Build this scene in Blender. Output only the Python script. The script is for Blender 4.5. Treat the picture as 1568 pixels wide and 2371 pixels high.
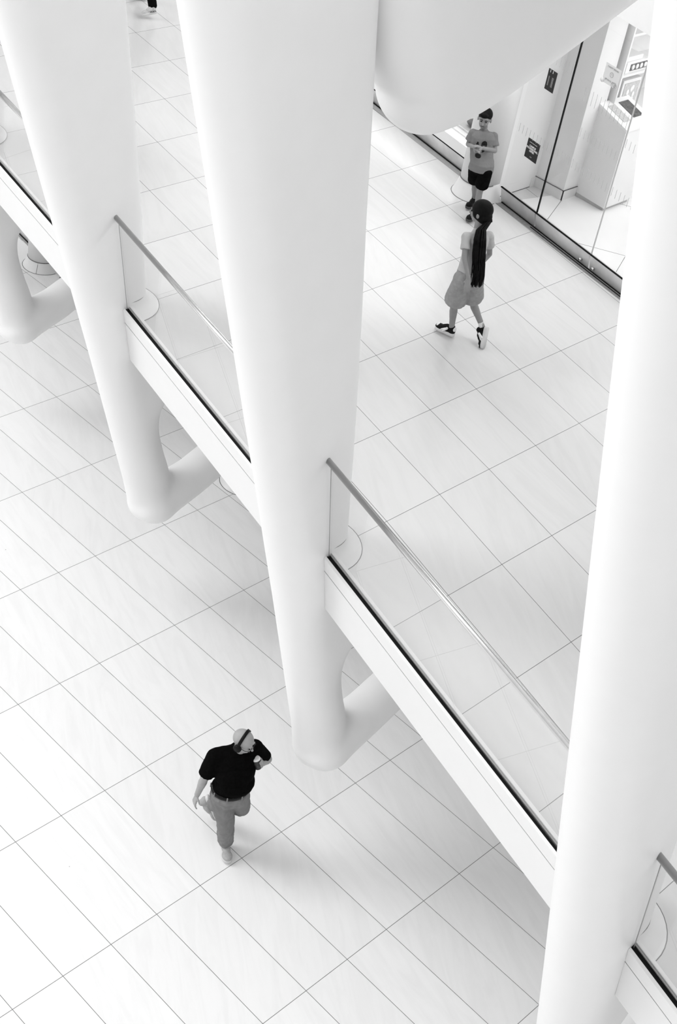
import bpy, bmesh, math, random
from mathutils import Vector, Matrix, noise
random.seed(4)
for o in list(bpy.data.objects): bpy.data.objects.remove(o)
sc = bpy.context.scene
col = sc.collection
PI = math.pi
V = Vector

# ------------------------------------------------------------------ camera
CAM_ROT = ((0.69975062, 0.34193361, -0.62724036), (-0.69642666, 0.52214909, -0.49229081), (0.15918221, 0.78130771, 0.60350583))
cd = bpy.data.cameras.new('camera'); cam = bpy.data.objects.new('camera', cd); col.objects.link(cam)
cam.matrix_world = Matrix.Translation((0, 0, 11.7)) @ Matrix(CAM_ROT).to_4x4()
cd.sensor_fit = 'VERTICAL'; cd.sensor_height = 36.0; cd.sensor_width = 36.0
cd.lens = 3422.669 / 2371 * 36.0
cd.clip_start = 0.1; cd.clip_end = 300
sc.camera = cam

# ------------------------------------------------------------------ world, lights, exposure
w = bpy.data.worlds.new('hall_daylight'); sc.world = w; w.use_nodes = True
nt = w.node_tree; nt.nodes.clear()
out = nt.nodes.new('ShaderNodeOutputWorld'); bg = nt.nodes.new('ShaderNodeBackground')
tc = nt.nodes.new('ShaderNodeTexCoord'); sep = nt.nodes.new('ShaderNodeSeparateXYZ'); mr = nt.nodes.new('ShaderNodeMapRange')
nt.links.new(tc.outputs['Generated'], sep.inputs[0]); nt.links.new(sep.outputs['Z'], mr.inputs['Value'])
mr.inputs['From Min'].default_value = -0.3; mr.inputs['From Max'].default_value = 1.0
mr.inputs['To Min'].default_value = 0.62; mr.inputs['To Max'].default_value = 0.95
cmb = nt.nodes.new('ShaderNodeCombineColor')
for i in range(3): nt.links.new(mr.outputs[0], cmb.inputs[i])
nt.links.new(cmb.outputs[0], bg.inputs['Color']); bg.inputs['Strength'].default_value = 0.90
nt.links.new(bg.outputs[0], out.inputs[0])

def area(name, loc, target, sx, sy, power):
    l = bpy.data.lights.new(name, 'AREA'); l.shape = 'RECTANGLE'; l.size = sx; l.size_y = sy; l.energy = power
    o = bpy.data.objects.new(name, l); col.objects.link(o); o.location = loc
    o.rotation_euler = (V(target) - V(loc)).to_track_quat('-Z', 'Y').to_euler()
    return o
area('skylight_lamp', (-9, 27, 27), (5, 8, 2), 12, 34, 5600)
area('shop_ceiling_lamp', (16.2, 6.2, 6.85), (16.2, 6.2, 0), 4.0, 4.5, 100)
area('shop_ceiling_lamp', (15.4, 13.5, 6.85), (15.4, 13.5, 0), 2.5, 6.0, 90)
area('corridor_ceiling_lamp', (12.7, 7.5, 9.85), (12.7, 7.5, 0), 1.5, 13, 215)

sc.view_settings.view_transform = 'Standard'; sc.view_settings.look = 'None'
sc.view_settings.gamma = 1.0; sc.view_settings.use_curve_mapping = False
sc.view_settings.exposure = 0.38

# ------------------------------------------------------------------ materials
def mat(name, v, rough=0.5, metal=0.0, spec=0.5, noise_amt=0.0, noise_scale=20.0, emit=0.0, bump=0.0, coat=0.0):
    m = bpy.data.materials.new(name); m.use_nodes = True
    n = m.node_tree; b = n.nodes['Principled BSDF']
    b.inputs['Base Color'].default_value = (v, v, v, 1); b.inputs['Roughness'].default_value = rough
    b.inputs['Metallic'].default_value = metal; b.inputs['Specular IOR Level'].default_value = spec
    b.inputs['Coat Weight'].default_value = coat
    t = n.nodes.new('ShaderNodeTexNoise'); t.inputs['Scale'].default_value = noise_scale; t.inputs['Detail'].default_value = 4
    c = n.nodes.new('ShaderNodeTexCoord'); n.links.new(c.outputs['Object'], t.inputs['Vector'])
    r = n.nodes.new('ShaderNodeMapRange'); r.inputs['To Min'].default_value = v * (1 - noise_amt); r.inputs['To Max'].default_value = min(1, v * (1 + noise_amt))
    r.inputs['From Min'].default_value = .25; r.inputs['From Max'].default_value = .75
    n.links.new(t.outputs['Fac'], r.inputs['Value'])
    k = n.nodes.new('ShaderNodeCombineColor')
    for i in range(3): n.links.new(r.outputs[0], k.inputs[i])
    n.links.new(k.outputs[0], b.inputs['Base Color'])
    if bump:
        bp = n.nodes.new('ShaderNodeBump'); bp.inputs['Strength'].default_value = bump; bp.inputs['Distance'].default_value = 0.01
        n.links.new(t.outputs['Fac'], bp.inputs['Height']); n.links.new(bp.outputs[0], b.inputs['Normal'])
    if emit:
        b.inputs['Emission Color'].default_value = (1, 1, 1, 1); b.inputs['Emission Strength'].default_value = emit
    return m
M = {}
M['paint'] = mat('white_rib_paint', .84, .42, noise_amt=.012, noise_scale=3)
M['fascia'] = mat('white_fascia_paint', .78, .5, noise_amt=.01, noise_scale=4)
M['plaster'] = mat('white_wall_plaster', .80, .6, noise_amt=.015, noise_scale=3)
M['collar'] = mat('white_marble_collar', .74, .4, noise_amt=.05, noise_scale=5)
M['black'] = mat('black_rubber_gasket', .006, .7, spec=.1)
M['joint'] = mat('dark_joint_sealant', .10, .7)
M['gasket'] = mat('grey_gasket', .35, .6)
M['steel'] = mat('polished_steel', .62, .22, metal=1.0, noise_amt=.06, noise_scale=12)
M['brushed'] = mat('brushed_steel', .68, .45, metal=.8, noise_amt=.35, noise_scale=1.8)
M['grate'] = mat('dark_floor_grate', .20, .5, noise_amt=.2, noise_scale=30)
M['lit'] = mat('lit_display_strip', .9, .5, emit=2.2)
M['greycloth'] = mat('grey_display_shelf', .45, .5, noise_amt=.05)
M['skin'] = mat('skin', .25, .6, noise_amt=.06, noise_scale=18)
M['skin_pale'] = mat('pale_skin', .34, .5, noise_amt=.08, noise_scale=18)
M['hair'] = mat('black_hair', .003, .6, spec=.12, noise_amt=.5, noise_scale=60)
M['polo'] = mat('black_polo_cotton', .003, .95, spec=.03, noise_amt=.3, noise_scale=40)
M['blackcloth'] = mat('black_trouser_cloth', .003, .95, spec=.05, noise_amt=.3, noise_scale=40)
M['chino'] = mat('grey_chino_cotton', .21, .85, spec=.2, noise_amt=.10, noise_scale=9)
M['tee_light'] = mat('light_tee_cotton', .46, .9, spec=.2, noise_amt=.05, noise_scale=12)
M['shorts_light'] = mat('pale_shorts_cotton', .30, .9, spec=.2, noise_amt=.14, noise_scale=22)
M['tee_grey'] = mat('grey_tee_cotton', .19, .9, spec=.2, noise_amt=.07, noise_scale=14)
M['print'] = mat('dark_shirt_print', .018, .9, spec=.05, noise_amt=.5, noise_scale=70)
M['shoe_grey'] = mat('grey_mesh_shoe', .38, .8, noise_amt=.15, noise_scale=90)
M['shoe_white'] = mat('white_shoe_leather', .75, .5)
M['shoe_pale'] = mat('pale_grey_mesh_shoe', .48, .7, noise_amt=.2, noise_scale=60)
M['shoe_black'] = mat('black_shoe_leather', .005, .6, spec=.12)
M['sole_white'] = mat('white_rubber_sole', .62, .6)
M['sole_dark'] = mat('dark_rubber_sole', .05, .7)
M['plastic_black'] = mat('black_plastic', .004, .45, spec=.15)
M['paper'] = mat('white_paper', .85, .7)
M['cup'] = mat('dark_printed_paper_cup', .03, .5, noise_amt=.9, noise_scale=35)
M['ink'] = mat('black_sign_vinyl', .012, .6)
M['inktext'] = mat('white_sign_ink', .8, .6)
M['greytext'] = mat('grey_sign_ink', .42, .6)
M['frost'] = mat('grey_frosted_tick', .50, .6)
M['photo'] = mat('dark_printed_picture', .10, .4, noise_amt=.8, noise_scale=30)
M['photo_grey'] = mat('grey_printed_picture', .55, .4, noise_amt=.2, noise_scale=40)
M['bag'] = mat('dark_grey_leather', .07, .5, noise_amt=.1)
M['lens'] = mat('spectacle_metal', .05, .3, metal=1)

def glass(name, tint=.985, refl=0.35):
    m = bpy.data.materials.new(name); m.use_nodes = True; n = m.node_tree; n.nodes.clear()
    o = n.nodes.new('ShaderNodeOutputMaterial'); mx = n.nodes.new('ShaderNodeMixShader')
    t = n.nodes.new('ShaderNodeBsdfTransparent'); g = n.nodes.new('ShaderNodeBsdfGlossy'); g.inputs['Roughness'].default_value = 0.0
    t.inputs['Color'].default_value = (tint, tint, tint, 1)
    lw = n.nodes.new('ShaderNodeLayerWeight'); lw.inputs['Blend'].default_value = .5
    pw = n.nodes.new('ShaderNodeMath'); pw.operation = 'POWER'; pw.inputs[1].default_value = 5.0
    mm = n.nodes.new('ShaderNodeMath'); mm.operation = 'MULTIPLY_ADD'; mm.inputs[1].default_value = .95 * refl; mm.inputs[2].default_value = .045 * refl
    n.links.new(lw.outputs['Facing'], pw.inputs[0]); n.links.new(pw.outputs[0], mm.inputs[0]); n.links.new(mm.outputs[0], mx.inputs[0])
    n.links.new(t.outputs[0], mx.inputs[1]); n.links.new(g.outputs[0], mx.inputs[2]); n.links.new(mx.outputs[0], o.inputs[0])
    return m
M['glass'] = glass('clear_balustrade_glass', .985, 1.0)
M['shopglass'] = glass('clear_shop_glass', .985, 0.5)

def floor_mat(name, v, lw, lh, rough, vein, dark):
    """marble tiles: the UV map counts tiles, so joints sit at whole numbers"""
    m = bpy.data.materials.new(name); m.use_nodes = True; n = m.node_tree; b = n.nodes['Principled BSDF']
    L = n.links.new
    def N(t, **k):
        x = n.nodes.new(t)
        for a, c in k.items(): setattr(x, a, c)
        return x
    def math_(op, a, bb=None, c=None):
        x = N('ShaderNodeMath', operation=op)
        for i, q in enumerate((a, bb, c)):
            if q is None: continue
            if isinstance(q, (int, float)): x.inputs[i].default_value = q
            else: L(q, x.inputs[i])
        return x.outputs[0]
    uv = N('ShaderNodeUVMap'); uv.uv_map = 'tiles'
    s = N('ShaderNodeSeparateXYZ'); L(uv.outputs[0], s.inputs[0])
    def line(sock, half):
        f = math_('FRACT', sock); d = math_('MINIMUM', f, math_('SUBTRACT', 1.0, f))
        return math_('LESS_THAN', d, half)
    ln = math_('MAXIMUM', line(s.outputs[0], lw), line(s.outputs[1], lh))
    fx = math_('FLOOR', s.outputs[0]); fy = math_('FLOOR', s.outputs[1])
    cb = N('ShaderNodeCombineXYZ'); L(fx, cb.inputs[0]); L(fy, cb.inputs[1])
    wn = N('ShaderNodeTexWhiteNoise', noise_dimensions='3D'); L(cb.outputs[0], wn.inputs['Vector'])
    tcn = N('ShaderNodeTexCoord')
    rot = N('ShaderNodeVectorRotate', rotation_type='Z_AXIS'); L(tcn.outputs['Object'], rot.inputs['Vector'])
    ang = math_('MULTIPLY_ADD', wn.outputs['Value'], 0.5, 0.15); L(ang, rot.inputs['Angle'])
    off = N('ShaderNodeVectorMath', operation='MULTIPLY_ADD'); L(wn.outputs['Color'], off.inputs[0]); off.inputs[1].default_value = (9, 9, 9); L(rot.outputs[0], off.inputs[2])
    mp = N('ShaderNodeMapping'); L(off.outputs[0], mp.inputs['Vector']); mp.inputs['Scale'].default_value = (9, 1.3, 1)
    nz = N('ShaderNodeTexNoise'); L(mp.outputs[0], nz.inputs['Vector']); nz.inputs['Scale'].default_value = 1.0; nz.inputs['Detail'].default_value = 6; nz.inputs['Roughness'].default_value = .6; nz.inputs['Distortion'].default_value = .8
    mrv = N('ShaderNodeMapRange'); L(nz.outputs['Fac'], mrv.inputs['Value']); mrv.inputs['From Min'].default_value = .42; mrv.inputs['From Max'].default_value = .66
    mrv.inputs['To Min'].default_value = 1.0; mrv.inputs['To Max'].default_value = 1 - vein
    tv = math_('MULTIPLY_ADD', wn.outputs['Value'], -.035, 1.0)
    big = N('ShaderNodeTexNoise'); L(tcn.outputs['Object'], big.inputs['Vector']); big.inputs['Scale'].default_value = 260; 
    sp = N('ShaderNodeTexVoronoi'); L(tcn.outputs['Object'], sp.inputs['Vector']); sp.inputs['Scale'].default_value = 1.4
    speck = math_('LESS_THAN', sp.outputs['Distance'], 0.010)
    base = math_('MULTIPLY', math_('MULTIPLY', mrv.outputs[0], tv), v)
    base = math_('MULTIPLY', base, math_('MULTIPLY_ADD', speck, -.5, 1.0))
    mix = N('ShaderNodeMix'); L(ln, mix.inputs[0]); L(base, mix.inputs[2]); mix.inputs[3].default_value = dark
    cc = N('ShaderNodeCombineColor')
    for i in range(3): L(mix.outputs[0], cc.inputs[i])
    L(cc.outputs[0], b.inputs['Base Color']); b.inputs['Roughness'].default_value = rough
    b.inputs['Specular IOR Level'].default_value = .4
    return m
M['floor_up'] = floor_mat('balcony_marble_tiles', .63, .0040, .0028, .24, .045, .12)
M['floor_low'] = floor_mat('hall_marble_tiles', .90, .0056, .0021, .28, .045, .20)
M['floor_shop'] = floor_mat('shop_marble_tiles', .84, .0030, .0030, .12, .02, .12)

# ------------------------------------------------------------------ helpers
def link(o, parent=None):
    col.objects.link(o)
    if parent: o.parent = parent
    return o
def obj(name, bm, m, parent=None, smooth=True):
    me = bpy.data.meshes.new(name); bm.to_mesh(me); bm.free()
    for p in me.polygons: p.use_smooth = smooth
    for mm in (m if isinstance(m, (list, tuple)) else [m]): me.materials.append(mm)
    o = bpy.data.objects.new(name, me); return link(o, parent)
def tag(o, label=None, cat=None, group=None, kind=None):
    if label: o['label'] = label
    if cat: o['category'] = cat
    if group: o['group'] = group
    if kind: o['kind'] = kind
    return o
def thing(name, label, cat, loc=(0, 0, 0), group=None):
    o = bpy.data.objects.new(name, None); o.empty_display_size = .1; o.location = loc; link(o)
    return tag(o, label, cat, group)
def rel(o, parent):
    """o was built in world coordinates: keep it there under its parent"""
    o.parent = parent; o.matrix_parent_inverse = Matrix.Translation(-V(parent.location)); return o
def box(bm, x0, x1, y0, y1, z0, z1, M4=None):
    vs = [bm.verts.new(V((x, y, z)) if M4 is None else M4 @ V((x, y, z))) for x in (x0, x1) for y in (y0, y1) for z in (z0, z1)]
    for f in ((0, 1, 3, 2), (4, 6, 7, 5), (0, 4, 5, 1), (2, 3, 7, 6), (0, 2, 6, 4), (1, 5, 7, 3)): bm.faces.new([vs[i] for i in f])
def bevel(bm, r, seg=2):
    bmesh.ops.recalc_face_normals(bm, faces=bm.faces)
    bmesh.ops.bevel(bm, geom=list(bm.edges), offset=r, segments=seg, affect='EDGES', profile=.5)
def frame(a, b):
    d = (b - a).normalized(); u = V((0, 0, 1)) if abs(d.z) < .95 else V((1, 0, 0))
    s = d.cross(u).normalized(); t = s.cross(d).normalized(); return d, s, t
def loft(bm, rings, cap=True, closed=True):
    R = [[bm.verts.new(p) for p in r] for r in rings]; n = len(R[0])
    for a, b in zip(R, R[1:]):
        for i in range(n if closed else n - 1):
            j = (i + 1) % n; bm.faces.new((a[i], a[j], b[j], b[i]))
    if cap and closed:
        bm.faces.new(R[0][::-1]); bm.faces.new(R[-1])
    return R
def capsule(bm, a, b, ra, rb, n=20, k=5):
    a, b = V(a), V(b)
    if (b - a).length < 1e-5: b = a + V((0, 0, 1e-4))
    d, s, t = frame(a, b); rings = []
    def ring(c, r): return [c + (s * math.cos(2 * PI * i / n) + t * math.sin(2 * PI * i / n)) * r for i in range(n)]
    for i in range(k): an = PI / 2 * (1 - (i + .25) / k); rings.append(ring(a - d * ra * math.sin(an), ra * math.cos(an)))
    rings.append(ring(a, ra)); rings.append(ring(b, rb))
    for i in range(k): an = PI / 2 * (i + .75) / k; rings.append(ring(b + d * rb * math.sin(an), rb * math.cos(an)))
    loft(bm, rings)
def chain(bm, pts, rs, n=20):
    for i in range(len(pts) - 1): capsule(bm, pts[i], pts[i + 1], rs[i], rs[i + 1], n)
def ellipsoid(bm, c, r, axes=None, seg=20):
    m4 = Matrix.Translation(c)
    if axes is not None:
        R3 = Matrix((axes[0], axes[1], axes[2])).transposed(); m4 = m4 @ R3.to_4x4()
    m4 = m4 @ Matrix.Diagonal((r[0], r[1], r[2], 1))
    bmesh.ops.create_uvsphere(bm, u_segments=seg, v_segments=seg // 2 + 2, radius=1, matrix=m4)
def fuse(name, bm, m, parent, voxel, smooth_n=6, wrinkle=0.0, wscale=14.0, fac=.5):
    """union of the shapes in bm as one continuous skin"""
    me = bpy.data.meshes.new('t'); bmesh.ops.recalc_face_normals(bm, faces=bm.faces); bm.to_mesh(me); bm.free()
    o = bpy.data.objects.new('t', me); col.objects.link(o)
    r = o.modifiers.new('r', 'REMESH'); r.mode = 'VOXEL'; r.voxel_size = voxel
    s = o.modifiers.new('s', 'SMOOTH'); s.iterations = smooth_n; s.factor = fac
    dg = bpy.context.evaluated_depsgraph_get(); dg.update()
    me2 = bpy.data.meshes.new_from_object(o.evaluated_get(dg)); me2.name = name
    bpy.data.objects.remove(o); bpy.data.meshes.remove(me)
    if wrinkle:
        for v in me2.vertices:
            p = v.co; q = noise.noise(V((p.x * wscale, p.y * wscale, p.z * wscale * .55))) + .5 * noise.noise(p * wscale * 2.3)
            v.co = p + v.normal * q * wrinkle
    for p in me2.polygons: p.use_smooth = True
    me2.materials.clear()
    for mm in (m if isinstance(m, (list, tuple)) else [m]): me2.materials.append(mm)
    o = bpy.data.objects.new(name, me2); link(o)
    if parent: rel(o, parent)
    return o
def tube(bm, pts, r, n=12):
    pts = [V(p) for p in pts]; rings = []
    for i, p in enumerate(pts):
        a = pts[max(i - 1, 0)]; b = pts[min(i + 1, len(pts) - 1)]; d, s, t = frame(a, b)
        rr = r[i] if isinstance(r, (list, tuple)) else r
        rings.append([p + (s * math.cos(2 * PI * k / n) + t * math.sin(2 * PI * k / n)) * rr for k in range(n)])
    loft(bm, rings)
def prism(bm, poly, a, b):
    """poly of (offset, z) swept from line point a to b (xy), offset measured along +x"""
    R0 = [bm.verts.new((a[0] + q[0], a[1], q[1])) for q in poly]; R1 = [bm.verts.new((b[0] + q[0], b[1], q[1])) for q in poly]
    n = len(poly)
    for i in range(n): j = (i + 1) % n; bm.faces.new((R0[i], R0[j], R1[j], R1[i]))
    bm.faces.new(R0[::-1]); bm.faces.new(R1)

UP = 4.2
# ------------------------------------------------------------------ floors
def ux0(v):
    t = [(-8, 1.6363), (-7, 1.6111), (-6, 1.5859), (-5, 1.5573), (-4, 1.5292), (-3, 1.5016), (-2, 1.4725), (-1, 1.4414), (0, 1.409), (1, 1.3769), (2, 1.345), (3, 1.3091), (4, 1.2735)]
    if v < -8: return 1.6363 + .0245 * (-8 - v) - .0003 * (-8 - v) ** 2
    if v > 4: return 1.2735 - .0360 * (v - 4) - .0004 * (v - 4) ** 2
    for (a, xa), (b, xb) in zip(t, t[1:]):
        if a <= v <= b: return xa + (xb - xa) * (v - a) / (b - a)
def upos(b, v): return ((ux0(v) + .0903 * b) * 7.5, (1.0255 - .1263 * v) * 7.5)
def lpos(a, v): return ((.72209 + .04647 * a) * 11.7, (.90570 - .12804 * v) * 11.7)
def tiled(name, m, pos, a0, a1, v0, v1, z, skip=1e-6):
    bm = bmesh.new(); uvl = bm.loops.layers.uv.new('tiles'); vs = {}
    for v in range(v0, v1 + 1):
        for a in [a0] + list(range(math.ceil(a0 + skip), a1 + 1)):
            x, y = pos(a, v); vs[a, v] = bm.verts.new((x, y, z))
    aa = [a0] + list(range(math.ceil(a0 + skip), a1 + 1))
    for v in range(v0, v1):
        for p, q in zip(aa, aa[1:]):
            ks = [(p, v + 1), (q, v + 1), (q, v), (p, v)]
            f = bm.faces.new([vs[k] for k in ks])
            for lp, k in zip(f.loops, ks): lp[uvl].uv = ((k[0] if k[0] != a0 or a0 == int(a0) else math.ceil(a0) + .03) + 200, k[1] + 200)
    o = obj(name, bm, m, smooth=False); return tag(o, kind='structure')
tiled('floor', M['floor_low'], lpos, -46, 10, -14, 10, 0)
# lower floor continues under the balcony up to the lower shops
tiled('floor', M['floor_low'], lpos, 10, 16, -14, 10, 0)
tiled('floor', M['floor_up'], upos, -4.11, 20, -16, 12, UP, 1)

# edge of the balcony: corner points at each rib's near face
EDGE = [(10.57, 20.9), (9.83, 17.07), (9.03, 13.27), (8.171, 9.474), (7.2, 5.68), (6.136, 1.852), (4.99, -1.98), (3.76, -5.8)]
RT = .5   # rib thickness
# ------------------------------------------------------------------ slab and fascias
for i in range(len(EDGE) - 1):
    (ax, ay), (bx, by) = EDGE[i], EDGE[i + 1]
    t = (RT + .0) / (ay - by); ex, ey = bx + (ax - bx) * t, by + RT
    A, B = (ax, ay), (ex, ey)
    bm = bmesh.new(); prism(bm, [(-.030, 4.300), (-.006, 4.306), (.045, 4.146), (.0095, 4.146)], A, B)
    tag(obj('trim_%d' % (3 * i + 1), bm, M['fascia'], smooth=False), kind='structure')
    bm = bmesh.new(); prism(bm, [(.012, 4.136), (.118, 3.68), (.6, 3.68), (.6, 4.136)], A, B)
    tag(obj('trim_%d' % (3 * i + 2), bm, M['fascia'], smooth=False), kind='structure')
    bm = bmesh.new(); prism(bm, [(.0125, 4.1455), (.0145, 4.1365), (.5, 4.1365), (.5, 4.1455)], A, B)
    tag(obj('trim_%d' % (3 * i + 3), bm, M['joint'], smooth=False), kind='structure')
# slab core (soffit over the lower corridor)
bm = bmesh.new()
lo = [bm.verts.new((x + .45, y, 3.70)) for x, y in EDGE]; hi = [bm.verts.new((x + .12, y, 4.185)) for x, y in EDGE]
lo2 = [bm.verts.new((19, y, 3.70)) for x, y in EDGE]; hi2 = [bm.verts.new((19, y, 4.185)) for x, y in EDGE]
for i in range(len(EDGE) - 1):
    for a, b in ((lo, lo2), (hi2, hi), (hi, lo)): bm.faces.new((a[i], a[i + 1], b[i + 1], b[i]))
bmesh.ops.recalc_face_normals(bm, faces=bm.faces)
tag(obj('ceiling', bm, M['plaster'], smooth=False), kind='structure')

# ------------------------------------------------------------------ ribs
def interp(t, z):
    if z <= t[0][0]: return t[0][1]
    for (a, xa), (b, xb) in zip(t, t[1:]):
        if z <= b: return xa + (xb - xa) * (z - a) / (b - a)
    (a, xa), (b, xb) = t[-2:]; return xb + (xb - xa) * (z - b) / (b - a)
YC = 5.942
def ycen(z): return YC + .03 * (z - UP)
def stadium(bm, xl, xr, z, r, n=14, yc=None):
    yl = YC - .004 * (z - UP) if yc is None else yc; yr = YC + .038 * (z - UP) if yc is None else yc
    if z < UP: yl = yr = (YC if yc is None else yc)
    p = []; w_ = math.atan2(yr - yl, max(xr - xl, .05)) if z > UP + .3 else 0
    for k in range(n + 1): a = PI / 2 + PI * k / n + w_; p.append(V((xl + r * math.cos(a), yl + r * math.sin(a), z)))
    for k in range(n + 1): a = -PI / 2 + PI * k / n + w_; p.append(V((xr + r * math.cos(a), yr + r * math.sin(a), z)))
    return p
XL = [(1.40, 7.99), (1.55, 7.955), (1.76, 7.90), (2.40, 7.70), (3.58, 7.334), (4.66, 6.988), (6.035, 6.545), (7.135, 6.19), (8.125, 5.867), (8.933, 5.604), (9.63, 5.38), (10.235, 5.183)]
XR = [(1.44, 8.0), (1.92, 7.87), (2.3, 7.72), (2.55, 7.665), (2.7, 7.66), (2.85, 7.68), (3.0, 7.80), (3.2, 7.9), (3.7, 7.9), (3.9, 7.45), (4.0, 7.37), (4.346, 7.335), (5.4, 7.212), (6.28, 7.095), (7.327, 6.94), (8.01, 6.85), (8.688, 6.755), (9.448, 6.66), (12, 6.3)]
def rib_parts():
    bm = bmesh.new(); rings = []; z = 1.50
    while z < 13.0:
        rings.append(stadium(bm, interp(XL, z), max(interp(XR, z), interp(XL, z) + .002), z, .262)); z += .12 if z < 4.5 else .4
    rings = [[p + V((0, 0, 0)) for p in r] for r in rings]
    loft(bm, rings)
    ellipsoid(bm, V((7.985, YC, 1.44)), (.27, .262, .275), seg=32)
    yb = ycen(1.6)
    chain(bm, [(7.99, yb, 1.45), (8.12, yb, 1.49), (8.5, yb, 1.585), (9.0, yb, 1.79), (10.5, yb, 2.40), (12.3, yb, 3.12)], [.262, .245, .225, .22, .22, .22], 28)
    chain(bm, [(7.93, yb, 1.62), (8.2, yb, 1.60)], [.21, .15], 24)
    ys = ycen(3.3)
    chain(bm, [(7.75, ys, 3.05), (7.98, ys, 3.22), (8.3, ys, 3.42), (9.4, ys, 3.62)], [.24, .24, .23, .2], 24)
    shaft = fuse('shaft', bm, M['paint'], None, .028, 22)
    DL = [(7.99, 7.70), (8.03, 7.63), (8.07, 7.582), (8.182, 7.514), (8.30, 7.45), (8.478, 7.389), (8.642, 7.335), (8.976, 7.241), (10.5, 6.95)]
    DR = [(7.99, 7.77), (8.009, 7.84), (8.056, 8.054), (8.13, 8.309), (8.39, 9.033), (8.599, 9.586), (8.839, 10.215), (9.3, 11.4), (10.5, 11.6)]
    bm = bmesh.new(); rings = []; z = 7.99
    while z < 10.0:
        rings.append(stadium(bm, interp(DL, z), interp(DR, z), z, .34, 14, ycen(z))); z += .04 if z < 8.2 else .12
    loft(bm, rings)
    ellipsoid(bm, V((7.71, ycen(8), 8.0)), (.345, .34, .34), seg=28)
    chain(bm, [(7.70, ycen(8), 8.0), (7.83, ycen(8), 8.01), (8.054, ycen(8), 8.056), (8.309, ycen(8.1), 8.13), (9.033, ycen(8.4), 8.39), (10.215, ycen(8.8), 8.84), (11.4, ycen(9.3), 9.3)], [.34] * 7, 28)
    arm = fuse('upper_arm', bm, M['paint'], None, .03, 18)
    # marble collar where the shaft meets the balcony floor
    r = .25; xs = 7.33; prof = [(0.004, .135), (.012, .10), (.03, .065), (.065, .032), (.11, .010), (.15, .002)]
    path = [(7.33, -1)] + []
    dirs = [(V((7.255, YC - r, 0)), V((0, -1, 0))), (V((7.31, YC - r, 0)), V((0, -1, 0)))]
    for k in range(21): a = -PI / 2 + PI * k / 20; dirs.append((V((xs + r * math.cos(a), YC + r * math.sin(a), 0)), V((math.cos(a), math.sin(a), 0))))
    dirs.append((V((7.315, YC + r, 0)), V((0, 1, 0))))
    bm = bmesh.new(); loft(bm, [[p + d * o + V((0, 0, UP + h)) for o, h in prof] for p, d in dirs], cap=False, closed=False)
    collar = obj('floor_collar', bm, M['collar'])
    bm = bmesh.new()
    tube(bm, [p + d * .003 + V((0, 0, UP + .137)) for p, d in dirs], .0045, 6)
    tube(bm, [p + d * .152 + V((0, 0, UP + .001)) for p, d in dirs], .0035, 6)
    jl = obj('joint_line', bm, M['joint'])
    return shaft, arm, collar, jl
proto = rib_parts()
RIBL = {2: 'white rib column at the far left edge, only its lower foot arm showing beneath the balcony edge',
        3: 'white leaning rib column left of centre, beside the shorter length of visible handrail',
        4: 'broad white rib column in the middle, with a rounded upper arm jutting over the boy',
        5: 'nearest white rib column, running down the right side of the picture',
        1: 'white rib column beyond the picture at far left', 6: 'white rib column nearer than the right-hand one'}
for i in (1, 2, 3, 4, 5, 6):
    ex, ey = EDGE[i]
    root = thing('rib_column', RIBL[i], 'column', (ex, ey, UP), 'white rib columns along the balcony edge'); root.rotation_euler.y = {1: -.03, 2: -.022, 3: -.014, 4: 0, 5: .0012, 6: .0}[i]
    sh, arm, clr, jl = (proto if i == 1 else [p.copy() for p in proto])
    for p in (sh, arm, clr, jl):
        if i != 1: col.objects.link(p)
        p.location = (-7.2, -5.68, -UP)
    sh.parent = root; arm.parent = root; clr.parent = root; jl.parent = clr; jl.location = (0, 0, 0)

# ------------------------------------------------------------------ glass balustrades
BAL = {2: 'glass balustrade at the upper left corner with a short piece of steel handrail',
       3: 'glass balustrade with steel handrail between the left and the middle rib columns',
       4: 'longest glass balustrade with bright steel handrail between the middle and the right rib columns',
       5: 'glass balustrade in the bottom right corner beyond the nearest rib column',
       1: 'glass balustrade beyond the left edge of the picture'}
for i in (1, 2, 3, 4, 5):
    (ax, ay), (bx, by) = EDGE[i], EDGE[i + 1]
    t = RT / (ay - by); A = (ax, ay); B = (bx + (ax - bx) * t, by + RT)
    root = thing('glass_balustrade', BAL[i], 'balustrade', (ax, ay, UP), 'glass balustrades between the ribs')
    bm = bmesh.new(); prism(bm, [(-.010, 4.294), (.040, 4.18), (.060, 4.18), (.060, 4.29)], A, B)
    rel(obj('base_channel', bm, M['black'], smooth=False), root)
    bm = bmesh.new(); prism(bm, [(.040, 4.300), (.040, 4.16), (.048, 4.16), (.048, 4.300)], A, B)
    rel(obj('gasket_strip', bm, M['gasket'], smooth=False), root)
    bm = bmesh.new(); prism(bm, [(.056, 4.306), (.056, 4.17), (.115, 4.17), (.115, 4.201), (.092, 4.300)], A, B)
    rel(obj('inner_kerb', bm, M['fascia'], smooth=False), root)
    bm = bmesh.new(); prism(bm, [(.018, 4.27), (.032, 4.27), (-.167, 5.295), (-.181, 5.295)], (A[0], A[1] - .012), (B[0], B[1] + .01))
    rel(obj('glass_panel', bm, M['glass'], smooth=False), root)
    bm = bmesh.new()
    tube(bm, [(A[0] - .178, A[1] + .04, 5.312), (B[0] - .178 + (bx - ax) * .01, B[1] - .04, 5.312)], .0245, 24)
    rel(obj('handrail', bm, M['steel']), root)
    bm = bmesh.new()
    tube(bm, [(A[0] + .020, A[1] - .012, 4.28), (A[0] - .172, A[1] - .006, 5.29)], .0035, 6)
    rel(obj('edge_seal', bm, M['gasket']), root)

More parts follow.
